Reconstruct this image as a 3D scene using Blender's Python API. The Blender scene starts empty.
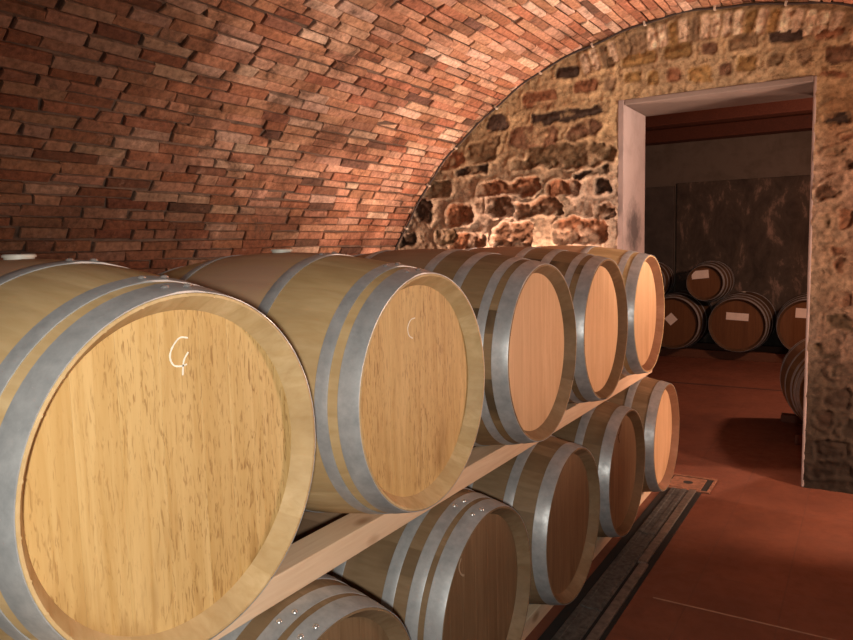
import bpy, math, random
import numpy as np
from mathutils import Matrix, Vector
random.seed(7); RNG = np.random.default_rng(7)
C = bpy.context.scene.collection
SC = bpy.context.scene
PI = math.pi

# ------------------------------------------------------------------ camera
cam_d = bpy.data.cameras.new('camera'); cam = bpy.data.objects.new('camera', cam_d); C.objects.link(cam)
Fv = Vector((-0.52542418, 0.84483016, -0.10095263)); Rv = Vector((0.85015914, 0.52604209, -0.02256451)); Uv = Vector((-0.03404215, 0.09768174, 0.99463531))
CAM = Vector((0.908, -2.1763, 1.4527))
M = Matrix((Rv, Uv, -Fv)).transposed().to_4x4(); M.translation = CAM
cam.matrix_world = M
cam_d.sensor_width = 36.0; cam_d.lens = 712.24 / 853 * 36.0; cam_d.clip_start = 0.05
SC.camera = cam

# ------------------------------------------------------------------ world, lights, exposure
w = bpy.data.worlds.new('cellar_air'); SC.world = w; w.use_nodes = True
w.node_tree.nodes['Background'].inputs[0].default_value = (0.9, 0.6, 0.45, 1); w.node_tree.nodes['Background'].inputs[1].default_value = 0.01
SC.view_settings.view_transform = 'Standard'; SC.view_settings.look = 'None'
SC.view_settings.exposure = 0.0; SC.view_settings.gamma = 1.0; SC.view_settings.use_curve_mapping = False

def lamp(name, kind, loc, energy, col, size, aim=None, spot=None):
    l = bpy.data.lights.new(name, kind); o = bpy.data.objects.new(name, l); C.objects.link(o)
    o.location = loc; l.energy = energy; l.color = col
    if kind in ('POINT', 'SPOT'): l.shadow_soft_size = size
    if kind == 'AREA': l.shape = 'DISK'; l.size = size
    if spot: l.spot_size = math.radians(spot[0]); l.spot_blend = spot[1]
    if aim is not None:
        d = Vector(aim) - Vector(loc); o.rotation_euler = d.to_track_quat('-Z', 'Y').to_euler()
    return o
# flash / hand lamp of the photographer
lamp('hand_lamp', 'SPOT', (1.09, -2.42, 1.47), 120, (1.0, 0.96, 0.86), 0.03, (-0.15, -0.55, 0.66), (92, 0.8))
# warm cellar lamp on the right, near the end wall
lamp('cellar_lamp_right', 'POINT', (2.25, 1.60, 1.03), 185, (1.0, 0.66, 0.48), 0.09)
# warm up-light on the floor behind the row, close to the end wall
lamp('cellar_lamp_behind', 'POINT', (-1.10, 2.22, 1.08), 55, (1.0, 0.62, 0.45), 0.04)
# unseen warm spot added on the right to brighten the vault
lamp('added_vault_fill', 'SPOT', (2.05, 1.35, 1.75), 1000, (1.0, 0.76, 0.60), 0.06, (-1.0, 1.55, 2.5), (70, 1.0))
# weak lamp in the back room
lamp('store_lamp', 'POINT', (1.5, 4.8, 2.0), 140, (1.0, 0.55, 0.38), 0.1)

# ------------------------------------------------------------------ dimensions
LB = 0.95; RB = 0.349; RC = 0.290; PITCH = 0.703
ZU = 1.10; ZL = 0.394
YW = 2.441; YB = 2.95; DX0, DX1, DH = -0.447, 0.612, 2.325
VR = 2.48; VZ = 0.355
YN = -5.0

# ------------------------------------------------------------------ helpers
def add_mesh(name, V, F, mat, parent=None, smooth=False, sharp=None):
    me = bpy.data.meshes.new(name); me.from_pydata([tuple(v) for v in V], [], [tuple(f) for f in F]); me.update()
    if mat: me.materials.append(mat)
    if smooth:
        me.polygons.foreach_set('use_smooth', [True] * len(me.polygons))
        if sharp: me.set_sharp_from_angle(angle=math.radians(sharp))
    return link(name, me, parent)
def link(name, me, parent=None, loc=None):
    o = bpy.data.objects.new(name, me); C.objects.link(o)
    if parent: o.parent = parent
    if loc is not None: o.location = loc
    return o
def mesh_only(name, V, F, mat, smooth=False, sharp=None, attr=None):
    me = bpy.data.meshes.new(name); me.from_pydata([tuple(v) for v in V], [], [tuple(f) for f in F]); me.update()
    me.materials.append(mat)
    if smooth:
        me.polygons.foreach_set('use_smooth', [True] * len(me.polygons))
        if sharp: me.set_sharp_from_angle(angle=math.radians(sharp))
    if attr is not None:
        a = me.attributes.new('tint', 'FLOAT', 'POINT'); a.data.foreach_set('value', attr)
    return me
def tag(o, label=None, cat=None, group=None, kind=None):
    if label: o['label'] = label
    if cat: o['category'] = cat
    if group: o['group'] = group
    if kind: o['kind'] = kind
    return o
def empty(name, loc, label, cat, group=None):
    o = bpy.data.objects.new(name, None); C.objects.link(o); o.location = loc; o.empty_display_size = 0.1
    return tag(o, label, cat, group)
def box_vf(x0, x1, y0, y1, z0, z1, off=0):
    V = [(x0,y0,z0),(x1,y0,z0),(x1,y1,z0),(x0,y1,z0),(x0,y0,z1),(x1,y0,z1),(x1,y1,z1),(x0,y1,z1)]
    F = [(0,3,2,1),(4,5,6,7),(0,1,5,4),(1,2,6,5),(2,3,7,6),(3,0,4,7)]
    return V, [tuple(i + off for i in f) for f in F]
def boxes(name, lst, mat, parent=None, bevel=0.0):
    V, F = [], []
    for b in lst:
        v, f = box_vf(*b, off=len(V)); V += v; F += f
    o = add_mesh(name, V, F, mat, parent)
    if bevel:
        m = o.modifiers.new('bevel', 'BEVEL'); m.width = bevel; m.segments = 2
    return o
def ribbon_mesh(name, strokes, width, thick, mat):
    """small raised strokes in the local YZ plane, facing +X"""
    V, F = [], []
    for pts in strokes:
        P = [Vector((0, a, b)) for a, b in pts]
        # resample smoothly
        Q = []
        for i in range(len(P) - 1):
            p0 = P[max(i-1,0)]; p1 = P[i]; p2 = P[i+1]; p3 = P[min(i+2,len(P)-1)]
            for k in range(6):
                t = k / 6
                Q.append(0.5*((2*p1)+(-p0+p2)*t+(2*p0-5*p1+4*p2-p3)*t*t+(-p0+3*p1-3*p2+p3)*t**3))
        Q.append(P[-1]); b0 = len(V)
        for i, p in enumerate(Q):
            d = (Q[min(i+1,len(Q)-1)] - Q[max(i-1,0)]).normalized(); n = Vector((0, -d.z, d.y)) * width * 0.5 * (0.75 + 0.5*random.random())
            V += [p - n, p + n, p - n + Vector((thick,0,0)), p + n + Vector((thick,0,0))]
        for i in range(len(Q) - 1):
            a = b0 + 4*i; b = a + 4
            F += [(a+2,a+3,b+3,b+2),(a,a+2,b+2,b),(a+1,b+1,b+3,a+3)]
    return mesh_only(name, V, F, mat)

# ------------------------------------------------------------------ materials
class NT:
    def __init__(s, name):
        s.m = bpy.data.materials.new(name); s.m.use_nodes = True; s.t = s.m.node_tree; s.b = s.t.nodes['Principled BSDF']
    def n(s, typ, **kw):
        nd = s.t.nodes.new(typ)
        for k, v in kw.items():
            if k.startswith('i_'):
                key = k[2:]; key = int(key) if key.isdigit() else key.replace('_', ' ')
                nd.inputs[key].default_value = v
            else: setattr(nd, k, v)
        return nd
    def l(s, a, b): s.t.links.new(a, b)
    def coord(s, scale=(1,1,1), off=None, kind='Object', rnd=0.0):
        tc = s.n('ShaderNodeTexCoord'); mp = s.n('ShaderNodeMapping'); mp.inputs['Scale'].default_value = scale
        src = tc.outputs[kind]
        if rnd:
            oi = s.n('ShaderNodeObjectInfo'); ml = s.n('ShaderNodeMath', operation='MULTIPLY'); ml.inputs[1].default_value = rnd
            s.l(oi.outputs['Random'], ml.inputs[0]); va = s.n('ShaderNodeVectorMath', operation='ADD')
            s.l(src, va.inputs[0]); s.l(ml.outputs[0], va.inputs[1]); src = va.outputs[0]
        s.l(src, mp.inputs['Vector']); return mp.outputs[0]
    def noise(s, vec, scale, detail=4, rough=0.55, dist=0.0):
        nd = s.n('ShaderNodeTexNoise'); nd.inputs['Scale'].default_value = scale; nd.inputs['Detail'].default_value = detail
        nd.inputs['Roughness'].default_value = rough; nd.inputs['Distortion'].default_value = dist
        if vec is not None: s.l(vec, nd.inputs['Vector'])
        return nd.outputs[0]
    def ramp(s, fac, stops, interp='LINEAR'):
        r = s.n('ShaderNodeValToRGB'); cr = r.color_ramp; cr.interpolation = interp
        while len(cr.elements) < len(stops): cr.elements.new(0.5)
        for e, (p, c) in zip(cr.elements, stops):
            e.position = p; e.color = (c, c, c, 1) if isinstance(c, (int, float)) else (*c, 1)
        s.l(fac, r.inputs[0]); return r.outputs[0]
    def mix(s, fac, a, b, mode='MIX'):
        m = s.n('ShaderNodeMix', data_type='RGBA', blend_type=mode)
        for sock, v in ((m.inputs[0], fac), (m.inputs[6], a), (m.inputs[7], b)):
            if isinstance(v, (int, float)): sock.default_value = v
            elif isinstance(v, tuple): sock.default_value = (*v, 1)
            else: s.l(v, sock)
        return m.outputs[2]
    def math(s, op, a, b=None, clamp=False):
        m = s.n('ShaderNodeMath', operation=op, use_clamp=clamp)
        for i, v in enumerate((a, b)):
            if v is None: continue
            if isinstance(v, (int, float)): m.inputs[i].default_value = v
            else: s.l(v, m.inputs[i])
        return m.outputs[0]
    def out(s, col=None, rough=None, bump=None, bstr=0.3, bdist=0.002, metal=None, spec=None):
        for sock, v in (('Base Color', col), ('Roughness', rough), ('Metallic', metal), ('Specular IOR Level', spec)):
            if v is None: continue
            if isinstance(v, (int, float)): s.b.inputs[sock].default_value = v
            elif isinstance(v, tuple): s.b.inputs[sock].default_value = (*v, 1)
            else: s.l(v, s.b.inputs[sock])
        if bump is not None:
            bn = s.n('ShaderNodeBump'); bn.inputs['Strength'].default_value = bstr; bn.inputs['Distance'].default_value = bdist
            s.l(bump, bn.inputs['Height']); s.l(bn.outputs[0], s.b.inputs['Normal'])
        return s.m

def wood_head(name, c_light, c_mid, c_dark, stain, fleck=0.6):
    t = NT(name)
    at = t.n('ShaderNodeAttribute', attribute_name='tint')
    v1 = t.coord((1, 1, 0.06), rnd=9.0)
    # each board has its own grain: shift by the board's tint
    sh = t.n('ShaderNodeVectorMath', operation='ADD'); t.l(v1, sh.inputs[0])
    mul = t.math('MULTIPLY', at.outputs['Fac'], 7.3); cx = t.n('ShaderNodeCombineXYZ'); t.l(mul, cx.inputs[0]); t.l(mul, cx.inputs[2]); t.l(cx.outputs[0], sh.inputs[1])
    g1 = t.noise(sh.outputs[0], 55, 6, 0.6, 0.6); g2 = t.noise(sh.outputs[0], 12, 3, 0.5, 1.0)
    col = t.ramp(g1, [(0.3, c_mid), (0.62, c_light)])
    col = t.mix(t.ramp(g2, [(0.42, 0.0), (0.75, 0.5)]), col, c_mid)
    # board to board difference
    col = t.mix(t.math('MULTIPLY', at.outputs['Fac'], 0.10), col, t.mix(1.0, col, c_mid, 'MULTIPLY'))
    col = t.mix(t.ramp(at.outputs['Fac'], [(0.55, 0.0), (0.95, 0.35)]), col, c_mid)
    # medullary flecks
    v2 = t.coord((1, 1, 0.15), rnd=5.0); f = t.noise(v2, 230, 3, 0.55, 0.8); f2 = t.noise(v2, 7, 2, 0.5)
    fm = t.math('MULTIPLY', t.ramp(f, [(0.54, 0.0), (0.66, 1.0)]), t.ramp(f2, [(0.34, 0.25), (0.58, 1.0)]))
    col = t.mix(t.math('MULTIPLY', fm, fleck), col, c_dark)
    # wine / water stains near the lower edge
    tc = t.n('ShaderNodeTexCoord'); sp = t.n('ShaderNodeSeparateXYZ'); t.l(tc.outputs['Object'], sp.inputs[0])
    v3 = t.coord((1, 1, 0.25), rnd=3.0); s1 = t.noise(v3, 16, 3, 0.5); low = t.ramp(t.math('ADD', sp.outputs['Z'], 0.5), [(0.29, 1.0), (0.47, 0.0)])
    sm = t.math('MULTIPLY', t.ramp(s1, [(0.52, 0.0), (0.70, 1.0)]), low)
    col = t.mix(t.math('MULTIPLY', sm, stain), col, c_dark)
    return t.out(col, 0.55, g1, 0.12, 0.002, spec=0.3)
def wood_stave(name, c_light, c_mid, c_dark, pink, patch):
    t = NT(name)
    at = t.n('ShaderNodeAttribute', attribute_name='tint')
    v = t.coord((0.06, 1, 1), rnd=9.0)
    g = t.noise(v, 55, 5, 0.6, 0.4); g2 = t.noise(t.coord((0.35, 1, 1), rnd=4.0), 5, 4, 0.6)
    col = t.ramp(g, [(0.3, c_mid), (0.65, c_light)])
    col = t.mix(t.math('MULTIPLY', at.outputs['Fac'], 0.6), col, t.mix(1.0, c_mid, (0.82, 0.78, 0.70), 'MULTIPLY'))
    col = t.mix(t.ramp(g2, [(0.45, 0.0), (0.75, 0.55)]), col, c_dark)
    if pink:
        tc = t.n('ShaderNodeTexCoord'); sp = t.n('ShaderNodeSeparateXYZ'); t.l(tc.outputs['Object'], sp.inputs[0])
        mid = t.ramp(t.math('ABSOLUTE', sp.outputs['X']), [(0.14, 1.0), (0.20, 0.0)])
        col = t.mix(t.math('MULTIPLY', t.math('MULTIPLY', mid, t.ramp(g2, [(0.3, 0.35), (0.6, 1.0)])), pink), col, (0.47, 0.27, 0.19))
    if patch:
        p = t.ramp(at.outputs['Fac'], [(0.62, 0.0), (0.82, 1.0)])
        p2 = t.ramp(t.noise(t.coord((1.6, 1, 1), rnd=6.0), 6, 2, 0.5), [(0.38, 0.0), (0.56, 1.0)])
        col = t.mix(t.math('MULTIPLY', t.math('MULTIPLY', p, p2), patch), col, (0.07, 0.045, 0.025))
    return t.out(col, 0.6, g, 0.15, 0.002, spec=0.3)

M_HEAD = wood_head('new_oak_head', (0.66, 0.45, 0.20), (0.52, 0.32, 0.115), (0.25, 0.12, 0.032), 0.8, 0.75)
M_HEADP = wood_head('pale_oak_head', (0.68, 0.45, 0.26), (0.57, 0.35, 0.185), (0.36, 0.17, 0.07), 0.4, 0.2)
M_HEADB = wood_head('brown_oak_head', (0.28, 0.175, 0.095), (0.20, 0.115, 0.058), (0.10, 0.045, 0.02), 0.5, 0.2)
M_HEADF = wood_head('dark_oak_head', (0.17, 0.075, 0.028), (0.125, 0.052, 0.019), (0.12, 0.05, 0.02), 0.5, 0.2)
M_STAVE = wood_stave('new_oak_stave', (0.66, 0.48, 0.265), (0.54, 0.365, 0.175), (0.30, 0.185, 0.08), 0.75, 0.0)
M_STAVEP = wood_stave('used_oak_stave', (0.34, 0.23, 0.125), (0.25, 0.155, 0.078), (0.20, 0.115, 0.045), 0.5, 0.9)
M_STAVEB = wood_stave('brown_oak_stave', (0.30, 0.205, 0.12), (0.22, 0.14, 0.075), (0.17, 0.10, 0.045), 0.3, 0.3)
M_STAVEF = wood_stave('dark_oak_stave', (0.13, 0.075, 0.04), (0.10, 0.055, 0.028), (0.05, 0.027, 0.015), 0.0, 0.5)

M_RIM = wood_stave('dark_chime_oak', (0.17, 0.105, 0.055), (0.13, 0.075, 0.035), (0.07, 0.04, 0.02), 0.0, 0.0)
M_RIMR = wood_stave('red_brown_chime_oak', (0.30, 0.155, 0.09), (0.24, 0.115, 0.06), (0.13, 0.06, 0.03), 0.0, 0.0)

def mat_steel():
    t = NT('galvanised_steel'); v = t.coord((1, 1, 1), rnd=5.0)
    n1 = t.noise(v, 26, 4, 0.65); n2 = t.noise(v, 130, 3, 0.6); n3 = t.noise(v, 7, 3, 0.6)
    col = t.ramp(n1, [(0.3, (0.35, 0.36, 0.37)), (0.7, (0.55, 0.555, 0.56))])
    col = t.mix(t.ramp(n3, [(0.5, 0.0), (0.8, 0.45)]), col, (0.32, 0.32, 0.325))
    col = t.mix(t.ramp(n2, [(0.68, 0.0), (0.76, 0.5)]), col, (0.62, 0.62, 0.62))
    return t.out(col, t.ramp(n1, [(0.3, 0.5), (0.7, 0.36)]), n1, 0.08, 0.003, metal=0.4)
M_STEEL = mat_steel()
def mat_plain(name, col, rough=0.5, metal=0.0, var=0.15, scale=20, bstr=0.1):
    t = NT(name); n = t.noise(t.coord((1,1,1), rnd=3.0), scale, 4, 0.6)
    c = t.ramp(n, [(0.3, tuple(x*(1-var) for x in col)), (0.7, tuple(min(1, x*(1+var)) for x in col))])
    return t.out(c, rough, n, bstr, 0.002, metal=metal)
M_RIVET = mat_plain('bright_steel_rivet', (0.75, 0.75, 0.74), 0.25, 0.8)
M_BUNG = mat_plain('white_silicone', (0.52, 0.49, 0.43), 0.5)
M_CHALK = mat_plain('white_chalk', (0.86, 0.80, 0.68), 0.9)
M_CHALKF = mat_plain('faint_chalk', (0.50, 0.36, 0.24), 0.9)
M_BURN = mat_plain('burnt_mark', (0.10, 0.035, 0.015), 0.9)
M_PAPER = mat_plain('paper_label', (0.85, 0.74, 0.66), 0.8, 0, 0.06)
M_INK = mat_plain('label_ink', (0.30, 0.22, 0.18), 0.9)
def mat_timber(name, a, b, k):
    t = NT(name); v = t.coord((1, 0.05, 1), rnd=2.0)
    g = t.noise(v, 70, 5, 0.6, 0.8); big = t.noise(t.coord((1, 0.3, 1)), 9, 3, 0.5)
    col = t.ramp(g, [(0.3, b), (0.65, a)]); col = t.mix(t.ramp(big, [(0.45, 0.0), (0.75, 0.5)]), col, b)
    kn = t.n('ShaderNodeTexVoronoi'); kn.inputs['Scale'].default_value = 3.4; t.l(t.coord((1.6, 0.8, 1.6)), kn.inputs['Vector'])
    col = t.mix(t.ramp(kn.outputs['Distance'], [(0.05, 0.8), (0.12, 0.0)]), col, k)
    return t.out(col, 0.6, g, 0.1, 0.002, spec=0.3)
M_PINE = mat_timber('pale_pine', (0.80, 0.60, 0.42), (0.70, 0.48, 0.31), (0.38, 0.20, 0.10))
M_DTIMB = mat_timber('dark_timber', (0.15, 0.06, 0.03), (0.10, 0.038, 0.02), (0.05, 0.02, 0.01))
M_RTIMB = mat_timber('red_brown_timber', (0.13, 0.04, 0.022), (0.085, 0.027, 0.016), (0.07, 0.03, 0.02))

def mat_brick():
    t = NT('old_brick'); at = t.n('ShaderNodeAttribute', attribute_name='Col')
    v = t.coord((1, 1, 1)); n = t.noise(v, 38, 5, 0.65); big = t.noise(v, 1.3, 4, 0.6, 0.4); med = t.noise(v, 6, 5, 0.7, 0.5); fine = t.noise(v, 150, 4, 0.6)
    col = t.mix(1.0, at.outputs['Color'], t.ramp(n, [(0.3, 0.5), (0.66, 1.15)]), 'MULTIPLY')
    # ragged soot and damp patches, plus shade painted over the lower left vault
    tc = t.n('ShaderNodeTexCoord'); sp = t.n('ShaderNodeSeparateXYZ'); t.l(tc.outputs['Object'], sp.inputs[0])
    foot = t.math('MULTIPLY', t.math('SUBTRACT', 1.95, sp.outputs['Z'], True), 0.34)  # damp and painted shade, stronger towards the vault foot
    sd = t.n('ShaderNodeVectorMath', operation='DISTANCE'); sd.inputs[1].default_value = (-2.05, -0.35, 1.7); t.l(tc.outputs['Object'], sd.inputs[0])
    old = t.ramp(t.math('MULTIPLY', sd.outputs['Value'], 0.4), [(0.22, 0.30), (0.80, 0.0)])      # painted shade round the near end of the row
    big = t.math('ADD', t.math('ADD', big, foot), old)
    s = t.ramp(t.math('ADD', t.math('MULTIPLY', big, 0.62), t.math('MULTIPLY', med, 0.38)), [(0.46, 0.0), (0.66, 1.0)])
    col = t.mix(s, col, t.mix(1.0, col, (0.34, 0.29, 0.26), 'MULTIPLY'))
    col = t.mix(t.ramp(med, [(0.58, 0.0), (0.72, 0.75)]), col, (0.035, 0.024, 0.019))
    # lime bloom
    col = t.mix(t.ramp(t.noise(v, 9, 6, 0.75), [(0.6, 0.0), (0.78, 0.35)]), col, (0.46, 0.33, 0.26))
    h = t.math('ADD', t.math('MULTIPLY', n, 0.7), t.math('MULTIPLY', fine, 0.3))
    return t.out(col, 0.88, h, 0.55, 0.008, spec=0.2)
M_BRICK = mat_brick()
M_MORTAR = mat_plain('vault_mortar', (0.11, 0.07, 0.05), 0.95, 0, 0.45, 14, 0.5)

def mat_stone():
    t = NT('rubble_stone'); at = t.n('ShaderNodeAttribute', attribute_name='Col')
    v = t.coord((1, 1, 1)); n = t.noise(v, 30, 6, 0.68); f = t.noise(v, 110, 4, 0.6); m = t.noise(v, 9, 5, 0.65, 0.5)
    col = t.mix(1.0, at.outputs['Color'], t.ramp(n, [(0.3, 0.45), (0.7, 1.25)]), 'MULTIPLY')
    col = t.mix(t.ramp(m, [(0.55, 0.0), (0.75, 0.5)]), col, t.mix(1.0, col, (0.45, 0.38, 0.32), 'MULTIPLY'))
    pit = t.ramp(t.noise(v, 17, 6, 0.72, 0.8), [(0.56, 0.0), (0.66, 0.75)])
    col = t.mix(pit, col, t.mix(1.0, col, (0.36, 0.30, 0.25), 'MULTIPLY'))
    # damp at the foot of the wall, ragged outline
    tc = t.n('ShaderNodeTexCoord'); sp = t.n('ShaderNodeSeparateXYZ'); t.l(tc.outputs['Object'], sp.inputs[0])
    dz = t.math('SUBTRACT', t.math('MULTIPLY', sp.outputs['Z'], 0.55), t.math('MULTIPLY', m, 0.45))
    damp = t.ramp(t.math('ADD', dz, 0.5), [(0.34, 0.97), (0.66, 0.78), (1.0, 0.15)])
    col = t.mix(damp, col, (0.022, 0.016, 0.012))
    return t.out(col, 0.9, t.math('ADD', t.math('MULTIPLY', n, 0.75), t.math('MULTIPLY', f, 0.25)), 0.6, 0.008, spec=0.2)
M_STONE = mat_stone()
def mat_plaster(name, col, dark, k=0.4, scale=5):
    t = NT(name); v = t.coord((1,1,1)); n = t.noise(v, scale, 5, 0.65, 0.3); f = t.noise(v, 60, 4, 0.6)
    c = t.mix(t.ramp(n, [(0.45, 0.0), (0.75, k)]), col, dark)
    return t.out(c, 0.85, t.math('ADD', n, t.math('MULTIPLY', f, 0.2)), 0.25, 0.006, spec=0.2)
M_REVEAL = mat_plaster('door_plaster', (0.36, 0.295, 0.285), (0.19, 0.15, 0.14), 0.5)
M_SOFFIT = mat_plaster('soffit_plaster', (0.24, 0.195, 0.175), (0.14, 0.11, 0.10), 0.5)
M_PLASTER = mat_plaster('store_plaster', (0.17, 0.14, 0.115), (0.085, 0.068, 0.05), 0.8, 3)
M_CORE = mat_plaster('wall_core', (0.25, 0.19, 0.15), (0.12, 0.09, 0.07), 0.6)
def mat_reveal_soot():
    t = NT('sooty_door_plaster'); v = t.coord((1, 1, 1)); n = t.noise(v, 5, 5, 0.65, 0.3); n2 = t.noise(v, 11, 5, 0.7)
    c = t.mix(t.ramp(n, [(0.45, 0.0), (0.75, 0.5)]), (0.36, 0.295, 0.285), (0.19, 0.15, 0.14))
    ds = t.n('ShaderNodeVectorMath', operation='DISTANCE'); ds.inputs[1].default_value = (-0.447, 2.68, 1.54)
    tc = t.n('ShaderNodeTexCoord'); t.l(tc.outputs['Object'], ds.inputs[0])
    k = t.ramp(t.math('ADD', ds.outputs['Value'], t.math('MULTIPLY', n2, 0.25)), [(0.20, 0.85), (0.34, 0.0)])
    return t.out(t.mix(k, c, (0.05, 0.042, 0.045)), 0.85, n, 0.25, 0.006, spec=0.2)
M_SOOT = mat_reveal_soot()
def mat_dado():
    t = NT('damp_cement'); v = t.coord((1, 1, 0.5)); n = t.noise(v, 4.5, 6, 0.7, 0.4); f = t.noise(v, 40, 4, 0.6)
    c = t.ramp(n, [(0.35, (0.055, 0.043, 0.036)), (0.55, (0.10, 0.078, 0.062)), (0.68, (0.32, 0.22, 0.175))])
    return t.out(c, 0.85, f, 0.3, 0.006, spec=0.2)
M_DADO = mat_dado()
def mat_floor():
    t = NT('red_tile_floor'); v = t.coord((1, 1, 1))
    n = t.noise(v, 2.2, 5, 0.6, 0.3); m = t.noise(v, 14, 5, 0.65); f = t.noise(v, 120, 3, 0.6)
    col = t.ramp(n, [(0.3, (0.14, 0.048, 0.028)), (0.7, (0.225, 0.078, 0.043))])
    col = t.mix(t.ramp(m, [(0.5, 0.0), (0.78, 0.5)]), col, (0.13, 0.045, 0.027))
    br = t.n('ShaderNodeTexBrick'); br.offset = 0.0
    for k, val in (('Scale', 1.0), ('Mortar Size', 0.004), ('Mortar Smooth', 0.5), ('Brick Width', 0.33), ('Row Height', 0.33)): br.inputs[k].default_value = val
    br.inputs['Color1'].default_value = (0, 0, 0, 1); br.inputs['Color2'].default_value = (0.35, 0.35, 0.35, 1); br.inputs['Mortar'].default_value = (1, 1, 1, 1)
    t.l(v, br.inputs['Vector'])
    col = t.mix(t.math('MULTIPLY', br.outputs['Fac'], 0.35), col, (0.11, 0.05, 0.035))
    tone = t.n('ShaderNodeRGBToBW'); t.l(br.outputs['Color'], tone.inputs[0])
    col = t.mix(t.math('MULTIPLY', tone.outputs[0], 0.25), col, (0.14, 0.05, 0.03))
    return t.out(col, t.ramp(m, [(0.3, 0.5), (0.7, 0.72)]), t.math('ADD', m, t.math('MULTIPLY', br.outputs['Fac'], -0.5)), 0.15, 0.003, spec=0.35)
M_FLOOR = mat_floor()
M_JOINT = mat_plain('pale_floor_joint', (0.36, 0.20, 0.13), 0.8)
M_JOINTD = mat_plain('dark_floor_joint', (0.07, 0.03, 0.02), 0.8)
M_DRAIN = mat_plain('drain_metal', (0.13, 0.125, 0.115), 0.55, 0.4, 0.5, 45, 0.4)
M_RAIL = mat_plain('drain_rail', (0.20, 0.165, 0.14), 0.5, 0.4, 0.4, 30, 0.3)
M_PIT = mat_plain('drain_pit', (0.012, 0.010, 0.009), 0.9)
M_COVER = mat_plain('rusty_cover', (0.26, 0.12, 0.07), 0.7, 0.2, 0.4, 30, 0.3)
M_CABLE = mat_plain('black_cable', (0.035, 0.025, 0.022), 0.6)
M_CLIP = mat_plain('pale_clip', (0.55, 0.48, 0.40), 0.5)

# ------------------------------------------------------------------ structure: floor, vault, walls
tag(boxes('floor', [(-2.75, 2.75, YN - 0.2, 8.3, -0.12, 0.0)], M_FLOOR), kind='structure')

def vault_pt(s, y, r): # s = arc length from the crown (negative = left)
    a = s / VR
    return (r * math.sin(a), y, VZ + r * math.cos(a))
def build_vault():
    ns = 96; V, F = [], []; S = PI * VR / 2
    ys = [YN - 0.1, -2, 0, 1.2, 2.44, 2.5]
    for y in ys:
        for i in range(ns + 1): V.append(vault_pt(-S + 2 * S * i / ns, y, VR + 0.006))
    n = ns + 1
    for j in range(len(ys) - 1):
        for i in range(ns): F.append((j*n+i, j*n+i+1, (j+1)*n+i+1, (j+1)*n+i))
    # outer shell so the vault has thickness
    o = add_mesh('ceiling', V, F, M_MORTAR, None, True)
    md = o.modifiers.new('thick', 'SOLIDIFY'); md.thickness = 0.25; md.offset = 1.0
    tag(o, kind='structure')
    # bricks, course by course, each brick its own small chamfered block with its own tone
    V, F, COL = [], [], []
    pal = [((0.58,0.325,0.215),3),((0.52,0.265,0.165),3),((0.63,0.39,0.275),3),((0.70,0.50,0.38),1.6),((0.45,0.20,0.12),2),((0.34,0.17,0.11),0.9),((0.20,0.11,0.08),0.3)]
    cols = [c for c, _ in pal]; wts = [x for _, x in pal]
    R_ = random.Random(11); s = -S + 0.01
    row = 0
    while s < S - 0.05:
        ch = 0.054 + R_.uniform(-0.005, 0.006)
        y = YN + R_.uniform(0, 0.12) + (0.12 if row % 2 else 0); wav = R_.uniform(0, 6)
        while y < YW + 0.02:
            L = R_.choice([0.235, 0.245, 0.255, 0.225, 0.27, 0.20, 0.13]) + R_.uniform(-0.012, 0.012)
            y1 = min(y + L, YW + 0.03); g = 0.0035 + R_.uniform(-0.001, 0.003)
            dr = R_.gauss(0, 0.0028) + (0.010 if R_.random() < 0.05 else 0)
            wv = 0.004 * math.sin(y * 2.3 + wav)
            if y1 - y > 0.05:
                b = len(V); c4 = []
                for (ss, yy) in ((s+g*0.8, y+g), (s+ch-g, y+g), (s+ch-g, y1-g), (s+g, y1-g)):
                    c4.append((ss + wv + R_.gauss(0, 0.0028), yy + R_.gauss(0, 0.005)))
                tilt = [R_.gauss(0, 0.0018) for _ in range(4)]
                mS = sum(p[0] for p in c4) / 4; mY = sum(p[1] for p in c4) / 4
                V += [vault_pt(p[0], p[1], VR + 0.012) for p in c4]
                V += [vault_pt(p[0], p[1], VR - 0.006 + dr + tl) for p, tl in zip(c4, tilt)]
                k = 0.004
                top = [(p[0] + (k if p[0] < mS else -k), p[1] + (k if p[1] < mY else -k)) for p in c4]
                V += [vault_pt(p[0], p[1], VR - 0.0105 + dr + tl) for p, tl in zip(top, tilt)]
                for i in range(4):
                    j = (i + 1) % 4
                    F += [(b+i, b+j, b+4+j, b+4+i), (b+4+i, b+4+j, b+8+j, b+8+i)]
                F.append((b+8, b+9, b+10, b+11))
                c = R_.choices(cols, wts)[0]; q = R_.uniform(0.82, 1.15)
                COL += [(c[0]*q, c[1]*q*R_.uniform(0.95,1.05), c[2]*q, 1)] * 12
            y += L
        s += ch; row += 1
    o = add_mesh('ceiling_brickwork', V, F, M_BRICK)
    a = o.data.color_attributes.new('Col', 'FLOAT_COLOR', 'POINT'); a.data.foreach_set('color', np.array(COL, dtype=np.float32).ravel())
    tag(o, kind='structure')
build_vault()
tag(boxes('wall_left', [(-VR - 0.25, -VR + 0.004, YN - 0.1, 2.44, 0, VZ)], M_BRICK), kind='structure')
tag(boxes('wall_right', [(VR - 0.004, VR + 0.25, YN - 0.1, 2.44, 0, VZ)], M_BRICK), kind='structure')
tag(boxes('wall_near', [(-VR - 0.25, VR + 0.25, YN - 0.3, YN, 0, 3.1)], M_CORE), kind='structure')
for o in (bpy.data.objects['wall_left'], bpy.data.objects['wall_right']):
    a = o.data.color_attributes.new('Col', 'FLOAT_COLOR', 'POINT'); a.data.foreach_set('color', np.tile([0.34, 0.13, 0.08, 1.0], len(o.data.vertices)).astype(np.float32))

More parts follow.
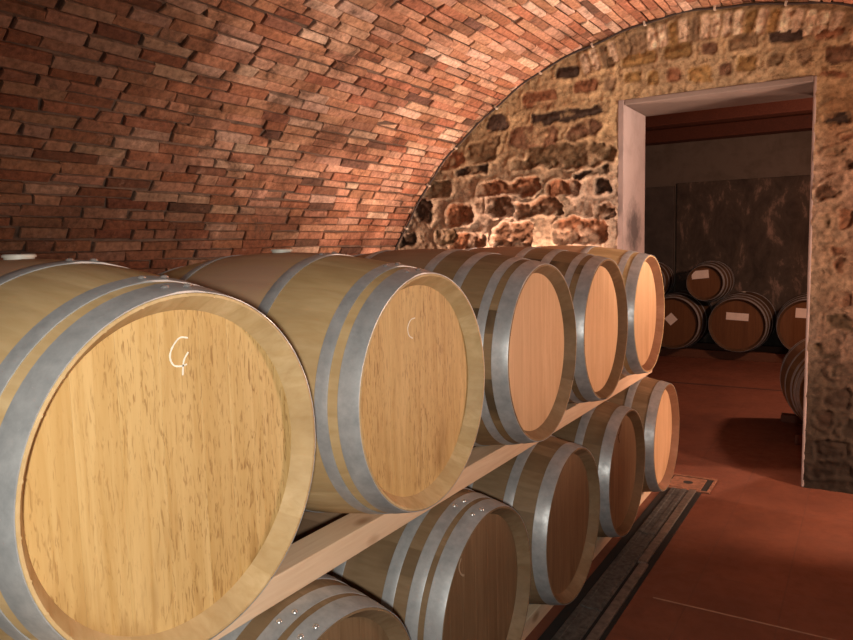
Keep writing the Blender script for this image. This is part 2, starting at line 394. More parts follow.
STONES = [(-1.022,2.429,0.26,0.119,'o'),(-0.81,2.314,0.567,0.078,'d'),(-0.696,2.477,0.161,0.076,'o'),(-1.069,2.181,0.331,0.161,'b'),(-0.721,2.199,0.225,0.116,'b'),(-0.812,2.045,0.613,0.157,'v'),(-1.455,2.129,0.239,0.168,'v'),(-1.337,2.304,0.14,0.123,'d'),(-1.55,1.996,0.245,0.064,'d'),(-1.256,1.856,0.5,0.111,'o'),(-0.846,1.824,0.233,0.119,'o'),(-0.578,1.814,0.1,0.084,'d'),(-1.655,1.7,0.226,0.174,'o'),(-1.33,1.728,0.211,0.126,'b'),(-1.043,1.707,0.332,0.102,'b'),(-0.723,1.533,0.345,0.179,'o'),(-1.577,1.501,0.323,0.109,'o'),(-1.217,1.527,0.3,0.189,'b'),(-1.965,1.729,0.16,0.179,'d'),(-2.116,1.515,0.166,0.092,'d'),(-0.66,1.91,0.243,0.045,'d'),(-0.823,2.577,0.166,0.077,'d'),(-1.847,1.893,0.225,0.117,'t'),(-0.541,2.469,0.078,0.081,'t'),(-0.39,2.491,0.107,0.067,'y'),(-0.264,2.467,0.067,0.09,'y'),(-0.15,2.469,0.077,0.089,'o'),(0.001,2.459,0.137,0.088,'y'),(0.145,2.461,0.077,0.063,'b'),(0.264,2.475,0.107,0.085,'y'),(0.413,2.472,0.083,0.072,'v'),(0.559,2.476,0.08,0.082,'t'),(0.729,2.46,0.128,0.085,'b'),(-0.358,2.595,0.217,0.079,'y'),(-0.125,2.607,0.165,0.088,'y'),(0.056,2.595,0.09,0.075,'b'),(0.242,2.599,0.167,0.09,'v'),(0.469,2.594,0.178,0.06,'d'),(0.692,2.567,0.158,0.059,'o'),(0.732,2.362,0.162,0.037,'o'),(0.664,2.245,0.073,0.07,'v'),(0.73,2.108,0.163,0.059,'d'),(0.777,2.011,0.062,0.032,'o'),(0.707,1.931,0.097,0.06,'v'),(0.791,1.848,0.071,0.054,'b'),(0.713,1.739,0.146,0.094,'b'),(0.8,1.569,0.076,0.099,'o'),(0.685,1.552,0.069,0.089,'v'),(-0.541,2.605,0.065,0.062,'v'),(-0.578,1.659,0.133,0.091,'b'),(-0.881,1.686,0.071,0.067,'b'),(-1.786,1.536,0.19,0.118,'v'),(-1.172,2.008,0.136,0.061,'t')]
SCOL = {'o': (0.31,0.145,0.077), 'd': (0.08,0.053,0.04), 'b': (0.20,0.11,0.065), 'v': (0.22,0.145,0.08), 't': (0.29,0.20,0.12), 'y': (0.32,0.195,0.075), 's': (0.85, 0.65, 0.46)}
def build_stone_wall():
    R_ = random.Random(5); st = list(STONES)
    # voussoirs standing along the top of the wall under the vault
    a0 = math.atan2(-0.80, 2.22); k = 0
    for i in range(34):
        a = -0.30 + i * 0.0262; r = VR - 0.115
        x, z = r * math.sin(a), VZ + r * math.cos(a)
        st.append((x, z, 0.048, 0.135, R_.choice('sssyst'), -a))
    def busy(x, z, w, h):
        for q in st:
            if abs(q[0]-x) < (q[2]+w)*0.46 and abs(q[1]-z) < (q[3]+h)*0.46: return True
        return False
    for x_lo, x_hi in ((-2.5, -0.52), (0.63, 2.5), (-0.5, 0.62)):
        z = 0.06
        while z < 2.75:
            h = R_.uniform(0.07, 0.15); x = x_lo + R_.uniform(0, 0.1)
            while x < x_hi:
                wd = R_.uniform(0.1, 0.34)
                if x + wd > x_hi: wd = x_hi - x
                zc = z + h/2 + R_.uniform(-0.02, 0.02)
                if wd > 0.05 and not (-0.5 < x + wd/2 < 0.62 and zc < 2.42) and math.hypot(x+wd/2, zc-VZ) < VR - 0.03 and not busy(x+wd/2, zc, wd, h):
                    st.append((x+wd/2, zc, wd*0.9, h*0.85, R_.choice('oobbvvdt'), R_.uniform(-0.12, 0.12)))
                x += wd + 0.03
            z += h + 0.03
    dx = 0.0095
    xs = np.arange(-2.56, 2.56, dx); zs = np.arange(0, VZ + VR + 0.06, dx)
    X, Z = np.meshgrid(xs, zs, indexing='ij')
    rng = np.random.default_rng(3)
    def fbm(sc, oct=4, seed=0):
        out = np.zeros_like(X); amp = 1; tot = 0
        for o_ in range(oct):
            f = sc * 2**o_; nx = int((xs[-1]-xs[0]) * f) + 3; nz = int((zs[-1]-zs[0]) * f) + 3
            G = np.random.default_rng(seed + o_).random((nx, nz))
            fx = (X - xs[0]) * f; fz = (Z - zs[0]) * f; ix = fx.astype(int); iz = fz.astype(int); tx = fx-ix; tz = fz-iz
            tx = tx*tx*(3-2*tx); tz = tz*tz*(3-2*tz)
            out += amp * ((G[ix,iz]*(1-tx)+G[ix+1,iz]*tx)*(1-tz) + (G[ix,iz+1]*(1-tx)+G[ix+1,iz+1]*tx)*tz); tot += amp; amp *= 0.5
        return out / tot - 0.5
    wx = fbm(9, 4, 10) * 0.10; wz = fbm(9, 4, 20) * 0.075
    calm = np.where(Z > 2.55, 0.14, np.where(Z > 2.42, 0.28, 1.0)) * 1.15; wx = wx*calm; wz = wz*calm
    best = np.full(X.shape, 9.0); idx = np.zeros(X.shape, int)
    for i, q in enumerate(st):
        cx, cz, wd, h = q[:4]; rot = q[5] if len(q) > 5 else R_.uniform(-0.05, 0.05)
        m = (abs(X-cx) < wd*0.5+0.12) & (abs(Z-cz) < max(h, wd*0.3)*0.5+0.14)
        u0 = X[m]+wx[m]-cx; v0 = Z[m]+wz[m]-cz
        u = u0*math.cos(rot)+v0*math.sin(rot); v = -u0*math.sin(rot)+v0*math.cos(rot)
        # signed distance to a rounded rectangle
        rr = 0.32*min(wd, h); ax = np.abs(u)-(wd/2-rr); az = np.abs(v)-(h/2-rr)
        d = np.hypot(np.maximum(ax,0), np.maximum(az,0)) + np.minimum(np.maximum(ax,az),0) - rr
        b = best[m]; better = d < b; b[better] = d[better]; best[m] = b
        ii = idx[m]; ii[better] = i; idx[m] = ii
    fine = fbm(30, 3, 40); mid = fbm(9, 3, 50); big = fbm(2.5, 3, 60)
    sd = best + fine*0.012
    inside = np.clip((-sd)/0.010 + 0.5, 0, 1)                     # 1 on stone
    smear = np.clip((fbm(13, 4, 80) + 0.16 + 0.35*(Z > 2.42) - 0.08*(X > 0.63))/0.10, 0.0, 1)
    inside = inside*(0.30 + 0.70*smear)
    webs = np.exp(-((sd-0.006)/0.016)**2)                          # raised pointing around each stone
    rough_zone = 1.15*np.clip((2.35 - Z)/0.5, 0.2, 1) * np.clip((0.75 - X)/0.3, 0.35, 1)
    H = 0.020*webs*rough_zone*(0.6+0.9*(mid+0.5)) - inside*(0.016+0.016*(fbm(5,2,70)+0.5))*rough_zone + inside*np.clip(-sd,0,0.04)*0.3 + fine*0.034*(0.4+0.6*inside)*rough_zone + fbm(55, 2, 90)*0.010 + mid*0.016
    cols = np.array([SCOL[q[4]] for q in st]) ; jit = np.array([R_.uniform(0.8, 1.25) for _ in st])[:,None]; cols = cols*jit
    mort = np.array([0.60, 0.44, 0.25])*(1+0.5*mid[...,None]) 
    pale = np.clip((2.15 - Z)/0.35, 0, 1)[...,None]
    mort = mort*(1-pale) + np.array([0.60, 0.47, 0.36])*(1+0.5*mid[...,None])*pale
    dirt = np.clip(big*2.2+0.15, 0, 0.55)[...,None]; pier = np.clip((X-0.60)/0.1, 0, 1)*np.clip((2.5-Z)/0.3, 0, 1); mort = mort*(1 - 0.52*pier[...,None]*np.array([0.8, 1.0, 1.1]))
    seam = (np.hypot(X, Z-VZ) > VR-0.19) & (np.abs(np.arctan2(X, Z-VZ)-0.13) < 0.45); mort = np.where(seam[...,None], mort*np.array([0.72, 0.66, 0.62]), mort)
    mort = mort*(1-dirt) + np.array([0.34,0.245,0.15])*dirt
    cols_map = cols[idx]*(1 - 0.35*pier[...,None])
    col = mort*(1-inside[...,None]) + cols_map*inside[...,None]*(1+0.6*fine[...,None])
    keep_v = (np.hypot(X, Z-VZ) < VR + 0.045) & ~((X > DX0 - 0.030) & (X < DX1 + 0.010) & (Z < DH + 0.022))
    ids = -np.ones(X.shape, int); n = keep_v.sum(); ids[keep_v] = np.arange(n)
    V = np.stack([X, YW - 0.004 - H, Z], -1)[keep_v]
    a, b, c, d = ids[:-1,:-1], ids[1:,:-1], ids[1:,1:], ids[:-1,1:]
    ok = (a>=0)&(b>=0)&(c>=0)&(d>=0)
    F = np.stack([a[ok], b[ok], c[ok], d[ok]], -1)
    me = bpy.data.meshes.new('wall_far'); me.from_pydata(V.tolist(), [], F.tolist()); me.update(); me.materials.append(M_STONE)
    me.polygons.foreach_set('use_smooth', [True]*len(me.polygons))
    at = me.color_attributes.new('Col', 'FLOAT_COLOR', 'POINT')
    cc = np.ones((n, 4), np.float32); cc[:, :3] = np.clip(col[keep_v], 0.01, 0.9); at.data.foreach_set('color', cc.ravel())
    o = bpy.data.objects.new('wall_far', me); C.objects.link(o); tag(o, kind='structure')
build_stone_wall()
# the body of that wall behind the stones, and the plastered reveals of the opening
tag(boxes('wall_far_core', [(-2.75, DX0 - 0.03, YW + 0.03, YB - 0.005, 0, 3.1), (DX1 + 0.03, 2.75, YW + 0.03, YB - 0.005, 0, 3.1), (DX0 - 0.03, DX1 + 0.03, YW + 0.03, YB - 0.005, DH + 0.03, 3.1)], M_CORE), kind='structure')
def wobble_box(name, x0, x1, y0, y1, z0, z1, mat, bev=0.006):
    o = boxes(name, [(x0, x1, y0, y1, z0, z1)], mat, None, bev); tag(o, kind='structure'); return o
wobble_box('trim_1', DX0 - 0.040, DX0, YW - 0.010, YB, 0, DH + 0.034, M_SOOT)
wobble_box('trim_2', DX1, DX1 + 0.016, YW - 0.008, YB, 0, DH + 0.03, M_REVEAL)
wobble_box('trim_3', DX0 + 0.001, DX1 - 0.001, YW - 0.009, YB, DH, DH + 0.034, M_SOFFIT)

# back room
BX0, BX1, BYE, BH = -3.2, 2.6, 8.05, 2.96
tag(boxes('floor_store', [(-3.4, -2.75, YB, 8.3, -0.12, 0.0)], M_FLOOR), kind='structure')
tag(boxes('wall_back', [(BX0 - 0.2, BX1 + 0.2, BYE, BYE + 0.25, 0, BH + 0.2)], M_PLASTER), kind='structure')
tag(boxes('wall_store_left', [(BX0 - 0.2, BX0, YB - 0.005, BYE, 0, BH + 0.2)], M_PLASTER), kind='structure')
tag(boxes('wall_store_right', [(BX1, BX1 + 0.2, YB - 0.005, BYE, 0, BH + 0.2)], M_PLASTER), kind='structure')
tag(boxes('ceiling_store', [(BX0 - 0.2, BX1 + 0.2, YB - 0.005, BYE + 0.25, BH, BH + 0.2)], M_DTIMB), kind='structure')
tag(boxes('trim_4', [(-1.36, BX1, BYE - 0.03, BYE - 0.001, 0, 2.25)], M_DADO, None, 0.01), kind='structure')
d = boxes('door_1', [(-2.35, -1.39, BYE - 0.06, BYE - 0.001, 0, 2.215)], mat_plain('grey_door_boards', (0.075, 0.06, 0.05), 0.7, 0, 0.3, 6), None, 0.006); tag(d, kind='structure')
for i, (y0, y1) in enumerate(((7.78, 8.04), (6.4, 6.6), (5.0, 5.2), (3.7, 3.9))):
    b = boxes('ceiling_beam', [(BX0 + 0.002, BX1 - 0.002, y0, y1, BH - 0.17, BH - 0.001)], M_RTIMB, None, 0.012)
    b.name = 'ceiling_beam'
    tag(b, ['red-brown ceiling beam of the back room, against its rear wall', 'red-brown ceiling beam of the back room, second from its rear wall', 'red-brown ceiling beam over the middle of the back room', 'red-brown ceiling beam of the back room, closest to the doorway'][i], 'beam', 'ceiling beams of the back room')

# unseen low wall added right of the aisle to shade lower barrels and floor
o = boxes('added_shade_wall', [(1.75, 1.87, -3.2, 1.55, 0, 0.965)], M_BRICK); tag(o, kind='structure')
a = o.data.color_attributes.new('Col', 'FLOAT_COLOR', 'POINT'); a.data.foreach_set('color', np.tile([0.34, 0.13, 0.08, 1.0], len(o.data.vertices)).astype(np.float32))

# floor joints
tag(boxes('trim_5', [(0.20, 2.4, 0.675, 0.682, 0.0, 0.0015)], M_JOINT), kind='structure')
tag(boxes('trim_6', [(-3.0, 2.5, 5.36, 5.40, 0.0, 0.002)], M_JOINTD), kind='structure')

# ------------------------------------------------------------------ drain channel with its pit cover
def drain():
    e = empty('drain_channel', (0.03, 0.0, 0.0), 'long dark metal drain channel set in the red floor beside the lower barrels', 'drain')
    def pt(name, lst, mat, bev=0.0):
        o = boxes(name, [(a-0.03, b-0.03, c, dd, z0, z1) for a, b, c, dd, z0, z1 in lst], mat, e, bev); return o
    pt('channel_bed', [(-0.085, 0.128, -2.4, 2.05, 0.0, 0.004)], M_PIT)
    ys = [-2.4, -0.55, 0.45, 1.30, 2.05]
    for i in range(4):
        a, b = ys[i] + 0.004, ys[i+1] - 0.004
        # two-ribbed grating plate
        pt('grating', [(-0.040, 0.055, a, b, 0.004, 0.010), (-0.036, -0.012, a, b, 0.010, 0.014), (0.020, 0.046, a, b, 0.010, 0.014)], M_DRAIN, 0.002)
    for a, b in ((-2.4, 0.95), (0.955, 2.05)):
        sft = 0.0 if b < 1 else -0.012
        pt('side_rail', [(0.072+sft, 0.112+sft, a, b, 0.004, 0.016)], M_RAIL, 0.003)
drain()
def pit_cover():
    e = empty('floor_cover', (0.035, 2.19, 0.0), 'small square rusty inspection cover in the floor at the end of the drain', 'floor cover')
    fr = [(-0.135, 0.135, -0.135, -0.118, 0, 0.010), (-0.135, 0.135, 0.118, 0.135, 0, 0.010), (-0.135, -0.118, -0.118, 0.118, 0, 0.010), (0.118, 0.135, -0.118, 0.118, 0, 0.010)]
    boxes('frame', fr, M_COVER, e, 0.002)
    boxes('gap', [(-0.118, 0.118, -0.118, 0.118, 0, 0.003)], M_PIT, e)
    boxes('lid', [(-0.112, 0.082, -0.106, 0.098, 0.003, 0.009)], M_COVER, e, 0.003)
    V = [(0.028*math.cos(2*PI*i/20)-0.01, 0.028*math.sin(2*PI*i/20), z) for z in (0.009, 0.0098) for i in range(20)]
    F = [tuple(range(20, 40))] + [(i, (i+1) % 20, 20+(i+1) % 20, 20+i) for i in range(20)]
    add_mesh('finger_hole', V, F, M_PIT, e)
pit_cover()

# ------------------------------------------------------------------ cable along the arch
def cable():
    e = empty('wall_cable', (0, YW, VZ + VR), 'thin black cable clipped along the arch where vault meets stone wall', 'cable')
    r = VR - 0.022; V, F = [], []; n = 150; k = 8
    R_ = random.Random(2); ph = [R_.uniform(0, 6) for _ in range(4)]
    def P(a):
        rr = r - 0.006*math.sin(a*17+ph[0]) - 0.004*math.sin(a*41+ph[1])
        return Vector((rr*math.sin(a), -0.034, rr*math.cos(a) - VR))
    A = [-1.25 + 2.35*i/n for i in range(n+1)]
    for a in A:
        c = P(a); er = Vector((math.sin(a), 0, math.cos(a))); ey = Vector((0, 1, 0))
        for j in range(k):
            t = 2*PI*j/k; V.append(c + 0.0075*(er*math.cos(t) + ey*math.sin(t)))
    for i in range(n):
        for j in range(k): F.append((i*k+j, i*k+(j+1) % k, (i+1)*k+(j+1) % k, (i+1)*k+j))
    add_mesh('cord', V, F, M_CABLE, e, True)
    v, f = box_vf(-0.006, 0.006, -0.012, 0.016, -0.011, 0.012)
    cm = mesh_only('clip', v, f, M_CLIP)
    for i in range(15):
        a = -1.20 + i*0.155 + R_.uniform(-0.02, 0.02); o = link('clip', cm, e); o.location = P(a); o.rotation_euler = (0, a, 0)
cable()

# ------------------------------------------------------------------ barrels
HOOPS = {'A': [(0.001, 0.050), (0.074, 0.105), (0.277, 0.311)],
         'B': [(0.001, 0.050), (0.076, 0.105), (0.186, 0.222), (0.308, 0.342)],
         'C': [(0.001, 0.050), (0.130, 0.166), (0.290, 0.324)],
         'D': [(0.001, 0.050), (0.067, 0.104), (0.143, 0.178), (0.310, 0.342)]}
MESH = {}
def hull_r(x, L, rb, rc):   # x measured from the middle
    return rb - (rb - rc) * (x / (L/2))**2
def stave_mesh(key, L, rb, rc, mat, seed, rim=None):
    if key in MESH: return MESH[key]
    R_ = random.Random(seed); nst = 26
    # uneven stave widths
    wd = [R_.uniform(0.7, 1.25) for _ in range(nst)]; tot = sum(wd); ang = [0]
    for x in wd: ang.append(ang[-1] + 2*PI*x/tot)
    prof = []                      # (x, r, groove)
    h = L/2
    nx = 22
    th = 0.030
    prof.append((h - 0.040, rc - th, 0)); prof.append((h - 0.036, rc - th + 0.002, 0)); prof.append((h - 0.0015, rc - 0.0065, 0)); prof.append((h - 0.0002, rc - 0.0052, 1)); prof.append((h - 0.0002, rc - 0.0008, 1))
    for i in range(nx + 1):
        x = h - 0.003 - (L - 0.006) * i / nx; prof.append((x, hull_r(x, L, rb, rc), 0.35))
    prof += [(-h + 0.0002, rc - 0.0008, 1), (-h + 0.0002, rc - 0.0052, 1), (-h + 0.0015, rc - 0.0065, 0), (-h + 0.036, rc - th + 0.002, 0), (-h + 0.040, rc - th, 0)]
    V, F, T = [], [], []
    m = len(prof)
    for s in range(nst):
        a0, a1 = ang[s], ang[s+1]; tint = R_.random(); sub = [0.0, 0.045, 0.35, 0.65, 0.955]
        for f in sub:
            a = a0 + (a1 - a0)*f
            for (x, r, g) in prof:
                rr = r - (0.0016*g if f == 0.0 else 0)
                V.append((x, rr*math.sin(a), rr*math.cos(a))); T.append(tint)
    nc = nst*5
    for c in range(nc):
        d = (c+1) % nc
        for i in range(m-1): F.append((c*m+i, c*m+i+1, d*m+i+1, d*m+i))
    me = mesh_only('staves', V, F, mat, True, 40, T)
    if rim:
        me.materials.append(rim)
        for p in me.polygons:
            if p.index % (m-1) in (0, 1, m-3, m-2): p.material_index = 1
    MESH[key] = me; return MESH[key]
def head_mesh(key, R, mat, seed, nb=7):
    if key in MESH: return MESH[key]
    R_ = random.Random(seed); V, F, T = [], [], []
    ws = [R_.uniform(0.8, 1.25) for _ in range(nb)]; tot = sum(ws); e = [-R]
    for x in ws: e.append(e[-1] + 2*R*x/tot)
    for i in range(nb):
        y0, y1 = e[i] + 0.0001, e[i+1] - 0.0001
        n = 10; tint = R_.random(); b = len(V)
        ys = [y0 + (y1-y0)*k/n for k in range(n+1)]
        for lay, (x, ins) in enumerate(((-0.012, 0), (-0.0003, 0), (0.0, 0.0004))):
            for k, y in enumerate(ys):
                yy = min(max(y, y0+ins), y1-ins); hgt = math.sqrt(max(R*R - y*y, 1e-8))
                V.append((x, yy, hgt)); V.append((x, yy, -hgt)); T += [tint, tint]
        m = 2*(n+1)
        for lay in range(2):
            o0 = b + lay*m; o1 = o0 + m
            for k in range(n):
                F.append((o0+2*k, o0+2*k+2, o1+2*k+2, o1+2*k)); F.append((o0+2*k+1, o1+2*k+1, o1+2*k+3, o0+2*k+3))
            F.append((o0, o1, o1+1, o0+1)); k = n; F.append((o0+2*k, o0+2*k+1, o1+2*k+1, o1+2*k))
        o1 = b + 2*m
        for k in range(n): F.append((o1+2*k, o1+2*k+1, o1+2*k+3, o1+2*k+2))
    me = mesh_only('head', V, F, mat, False, None, T)
    MESH[key] = me; return me
def hoop_mesh(key, xa, xb, L, rb, rc, lap):
    """steel band between xa and xb (from the middle), with the riveted overlap around angle `lap` from the top"""
    if key in MESH: return MESH[key]
    V, F = [], []; n = 96; t = 0.0022
    for i in range(n):
        a = 2*PI*i/n; extra = 0.0016 if abs((a - lap + PI) % (2*PI) - PI) < 0.10 else 0.0
        ra, rb_ = hull_r(xa, L, rb, rc) + 0.0002, hull_r(xb, L, rb, rc) + 0.0002
        for x, r in ((xa, ra), (xa, ra+t+extra-0.0006), (xa-0.0012*(1 if xa > xb else -1), ra+t+extra), ((xa+xb)/2, hull_r((xa+xb)/2, L, rb, rc)+0.0002+t+extra), (xb+0.0012*(1 if xa > xb else -1), rb_+t+extra), (xb, rb_+t+extra-0.0006), (xb, rb_)):
            V.append((x, r*math.sin(a), r*math.cos(a)))
    for i in range(n):
        j = (i+1) % n
        for k in range(6): F.append((i*7+k, i*7+k+1, j*7+k+1, j*7+k))
    MESH[key] = mesh_only('hoop', V, F, M_STEEL, True, 35); return MESH[key]
def rivet_mesh():
    if 'rivet' in MESH: return MESH['rivet']
    V, F = [], []; n = 10
    for j, (r, z) in enumerate(((0.0075, 0), (0.0068, 0.0022), (0.0042, 0.0040), (0.0010, 0.0046))):
        for i in range(n): V.append((r*math.cos(2*PI*i/n), r*math.sin(2*PI*i/n), z))
    for j in range(3):
        for i in range(n): F.append((j*n+i, j*n+(i+1) % n, (j+1)*n+(i+1) % n, (j+1)*n+i))
    F.append(tuple(range(3*n, 4*n)))
    MESH['rivet'] = mesh_only('rivet', V, F, M_RIVET, True); return MESH['rivet']
def bung_mesh():
    if 'bung' in MESH: return MESH['bung']
    V, F = [], []; n = 24
    pr = ((0.024, -0.03), (0.027, 0.004), (0.030, 0.004), (0.030, 0.008), (0.027, 0.010), (0.012, 0.010))
    for r, z in pr:
        for i in range(n): V.append((r*math.cos(2*PI*i/n), r*math.sin(2*PI*i/n), z))
    for j in range(len(pr)-1):
        for i in range(n): F.append((j*n+i, j*n+(i+1) % n, (j+1)*n+(i+1) % n, (j+1)*n+i))
    F.append(tuple(range((len(pr)-1)*n, len(pr)*n)))
    MESH['bung'] = mesh_only('bung', V, F, M_BUNG, True, 30); return MESH['bung']

def barrel(name, base, rotz, label, group, hoops, mstave, mhead, seed, L=LB, rb=RB, rc=RC, rivets=True, bung=False, size='std', lap=-0.12, roll=0.0, cat='barrel', rim=None):
    """base: point under the middle of the barrel; the front head looks along local +X"""
    e = empty(name, base, label, cat, group); e.rotation_euler = (0, 0, rotz)
    up = (0, 0, rb)
    s = link('staves', stave_mesh(('st', size, mstave.name, seed % 5, rim and rim.name), L, rb, rc, mstave, seed % 5 + 100, rim), e, up); s.rotation_euler = (roll, 0, 0)
    hm = head_mesh(('hd', size, mhead.name, seed % 4), rc - 0.0275, mhead, seed % 4 + 20)
    hd = link('head', hm, e, (L/2 - 0.037, 0, rb))
    back = link('head', hm, e, (-L/2 + 0.037, 0, rb)); back.rotation_euler = (0, 0, PI)
    for side in (1, -1):
        for k, (a, b) in enumerate(HOOPS[hoops]):
            xa, xb = side*(L/2 - a), side*(L/2 - b); lp = lap + 0.02*k + (0.0 if side > 0 else 0.4)
            ho = link('hoop', hoop_mesh(('hp', size, hoops, side, k, round(lp, 2)), xa, xb, L, rb, rc, lp), e, up)
            if rivets and side > 0:
                xm = (xa+xb)/2; r = hull_r(xm, L, rb, rc) + 0.0038; sl = math.atan2(hull_r(xb, L, rb, rc) - hull_r(xa, L, rb, rc), abs(xa-xb))
                for da in (-0.06, 0.055):
                    rv = link('rivet', rivet_mesh(), ho); a2 = lp + da
                    off = 0.006 if da > 0 else -0.005
                    rv.location = (xm + off, r*math.sin(a2), r*math.cos(a2)); rv.rotation_euler = (-a2, 0, 0)
    if bung:
        link('bung', bung_mesh(), e, (0.0, 0, 2*rb - 0.001))
    return e, hd

dyU = [-0.014, 0.0, 0.004, 0.001, 0.003]; dyL = [-0.004, -0.004, 0.004, 0.012, 0.010]
dxU = [-0.006, 0.0, 0.013, -0.001, -0.008]; dxL = [-0.006, -0.005, -0.005, -0.008, 0.004]
GU = 'upper row of oak wine barrels'; GL = 'lower row of oak wine barrels'
labU = ['large pale oak barrel nearest the camera, chalk letter high on its broad head',
        'pale oak barrel on the upper beam, second from camera, short curved chalk stroke',
        'upper barrel third from the camera, dark-stained staves between several grey hoops',
        'upper barrel fourth from the camera, orange-lit head and four grey hoops',
        'upper barrel farthest from the camera, at the end of the beam by the doorway']
labL = ['lower barrel nearest the camera, only its riveted hoops and head top in frame',
        'brown-headed lower barrel second from the camera, riveted hoops under the beam',
        'lower barrel third from the camera, wide wooden band between its two front hoops',
        'lower barrel fourth from the camera, small burnt marks on its shaded head',
        'lower barrel farthest from the camera, bright head beside the floor inspection cover']
tU = ['A', 'A', 'B', 'B', 'A']; tL = ['D', 'D', 'C', 'C', 'C']
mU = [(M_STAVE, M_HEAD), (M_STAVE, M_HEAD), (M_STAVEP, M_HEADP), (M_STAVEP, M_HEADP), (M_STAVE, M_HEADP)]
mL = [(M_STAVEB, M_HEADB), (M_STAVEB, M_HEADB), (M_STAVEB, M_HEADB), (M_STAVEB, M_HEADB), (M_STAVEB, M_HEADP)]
UP, LO = [], []
for i in range(5):
    y = (i-2)*PITCH + dyU[i]
    UP.append(barrel('wine_barrel', (dxU[i] - LB/2, y, ZU - RB), 0, labU[i], GU, tU[i], *mU[i], seed=i, bung=i < 2, lap=[0.0, -0.10, -0.6, -0.5, -0.45][i], rivets=i < 2, roll=[0.0, 1.1, 0.55, 2.0, 2.9][i], rim=[None, None, M_STAVEB, M_RIM, M_RIMR][i]))
for i in range(5):
    y = 0.329 + (i-2)*PITCH + dyL[i]
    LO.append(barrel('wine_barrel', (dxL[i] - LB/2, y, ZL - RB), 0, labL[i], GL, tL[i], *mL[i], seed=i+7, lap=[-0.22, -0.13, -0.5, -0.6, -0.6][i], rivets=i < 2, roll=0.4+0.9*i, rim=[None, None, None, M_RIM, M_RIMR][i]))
# chalk marks on the heads (head-local y, z)
y0 = -2*PITCH + dyU[0]; y1 = -PITCH + dyU[1]
g1 = [[(-1.3942,.2138),(-1.4105,.2158),(-1.4254,.2027),(-1.4316,.1871),(-1.4255,.173),(-1.4117,.1692),(-1.3993,.1707)], [(-1.395,.1903),(-1.4051,.1766),(-1.4087,.1536)]]
m = ribbon_mesh('chalk_mark', [[(a-y0, b) for a, b in s] for s in g1], 0.0030, 0.0006, M_CHALK); o = link('chalk_mark', m, UP[0][1], (0.0003, 0, 0)); o['label'] = 'white chalk letter'
g2 = [[(-.7112,.1816),(-.7311,.1781),(-.7445,.1608),(-.7396,.1416),(-.7233,.1327)]]
m = ribbon_mesh('chalk_mark', [[(a-y1, b) for a, b in s] for s in g2], 0.0026, 0.0006, M_CHALK); o = link('chalk_mark', m, UP[1][1], (0.0003, 0, 0)); o['label'] = 'white chalk stroke'
m = ribbon_mesh('chalk_mark', [[(-.115, .185), (-.128, .165), (-.118, .14), (-.10, .128)]], 0.005, 0.0005, M_CHALKF); o = link('chalk_mark', m, LO[1][1], (0.0003, 0, 0)); o['label'] = 'faint chalk stroke'
m = ribbon_mesh('burnt_mark', [[(-.05, .205), (-.02, .215), (.005, .222), (-.03, .185), (-.045, .18), (-.03, .150), (-.022, .143)]], 0.009, 0.0005, M_BURN); o = link('burnt_mark', m, LO[3][1], (0.0003, 0, 0)); o['label'] = 'dark burnt marks'

# timber beams that carry the rows
def beam(label, x0, x1, y0, y1, z0, z1, mat=M_PINE):
    o = boxes('timber_beam', [(x0, x1, y0, y1, z0, z1)], mat, None, 0.003); tag(o, label, 'beam', 'timber beams under the barrel rows'); return o
zt = ZU - 0.3265; zb = ZL + 0.3185
beam('long pale pine beam under the fronts of the upper barrels, lying on the lower row', -0.215, -0.128, -2.25, 1.93, zb, zt)
beam('long pale pine beam under the rear ends of the upper barrels', -LB + 0.128, -LB + 0.215, -2.25, 1.93, zb, zt)
beam('low pine beam on the floor under the fronts of the lower barrels', -0.215, -0.128, -1.6, 2.12, 0.0, ZL - 0.3265)
beam('low pine beam on the floor under the rear ends of the lower barrels', -LB + 0.128, -LB + 0.215, -1.6, 2.12, 0.0, ZL - 0.3265)

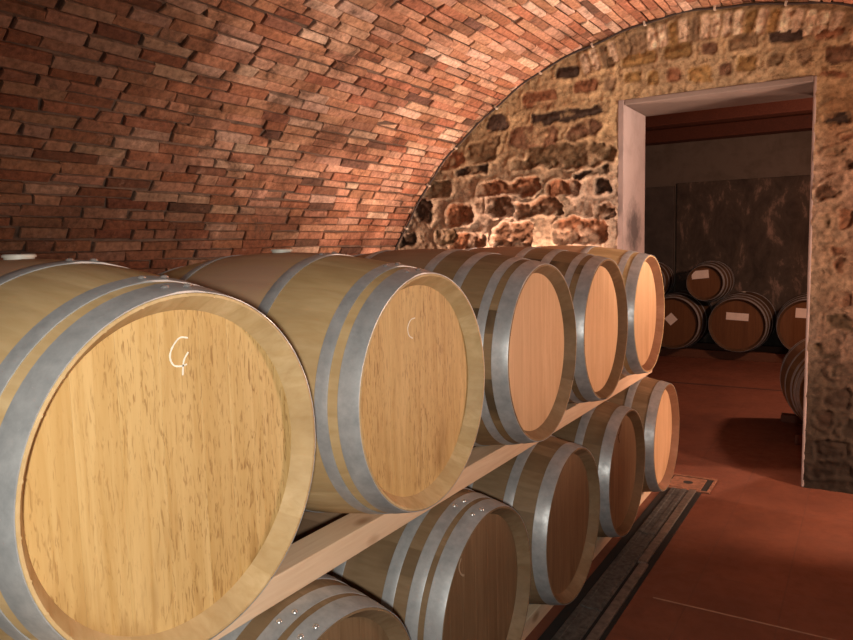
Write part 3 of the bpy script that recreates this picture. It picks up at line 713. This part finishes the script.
# ------------------------------------------------------------------ back room barrels
def paper(parent, y, z, wd, h, rot, ink=False):
    v, f = box_vf(0, 0.0012, -wd/2, wd/2, -h/2, h/2); o = link('paper_label', mesh_only('paper_label', v, f, M_PAPER), parent, (0.0004, y, z)); o.rotation_euler = (rot, 0, 0); o['label'] = 'pale paper label'
    return o
GB = 'dark barrels stacked in the back room'
HB, HRB, HRC, HL = 6.95, 0.363, 0.318, 1.02
hx = [(-1.16, 'dark back-room barrel with a tilted square paper label, left end of the bottom row'), (-0.41, 'dark back-room barrel with a wide paper label, middle of the bottom row'), (0.34, 'dark back-room barrel half hidden by the stone door pillar, right end of the bottom row')]
hd = []
for i, (x, lb) in enumerate(hx):
    hd.append(barrel('wine_barrel', (x, HB + HL/2, 0.085), -PI/2, lb, GB, 'C', M_STAVEF, M_HEADF, seed=i+3, L=HL, rb=HRB, rc=HRC, rivets=False, bung=(i == 1), size='big'))
paper(hd[0][1], -0.02, 0.045, 0.115, 0.115, 0.75)
paper(hd[1][1], 0.0, 0.10, 0.25, 0.088, -0.05)
paper(hd[2][1], -0.02, 0.16, 0.22, 0.11, -0.05)
kx = [(-0.79, 'small dark red cask with a crumpled label, lying on top of the back-room row'), (-1.535, 'small dark cask mostly hidden behind the last upper barrel, on the back-room row')]
for i, (x, lb) in enumerate(kx):
    z = 0.45 + math.sqrt((HRB + 0.258)**2 - 0.37**2)
    k, h = barrel('wine_cask', (x, HB + 0.05 + 0.40, z - 0.255), -PI/2, lb, GB, 'C', M_STAVEF, M_HEADF, seed=i+1, L=0.80, rb=0.255, rc=0.212, rivets=False, size='small', cat='cask')
    if i == 0: paper(h, -0.06, 0.10, 0.20, 0.10, 0.1)
for i, (y, nm) in enumerate(((HB + 0.16, 'front'), (HB + 0.80, 'rear'))):
    b = boxes('timber_beam', [(-2.2, 1.2, y, y + 0.09, 0, 0.105)], M_DTIMB, None, 0.004)
    tag(b, 'dark low beam on the floor under the %s of the back-room barrels' % nm, 'beam', 'beams under the back-room barrels')
# the barrel just behind the door pillar
sb, sh = barrel('wine_barrel', (0.72, 3.33 + LB/2, 0.394 - RB), -PI/2 + 0.20, 'old barrel lying just behind the stone door pillar, only its hooped left side showing', GB, 'D', M_STAVEB, M_HEADF, seed=2, rivets=False)
for i, y in enumerate((3.40, 4.05)):
    b = boxes('wooden_chock', [(0.50 + 0.15*i*-1, 1.0 - 0.15*i, y, y + 0.09, 0, 0.070 - 0.010*i)], M_RTIMB, None, 0.004)
    tag(b, ['short red-brown block under the front of the barrel behind the pillar', 'short red-brown block under the rear of the barrel behind the pillar'][i], 'block', 'blocks under the barrel behind the pillar')
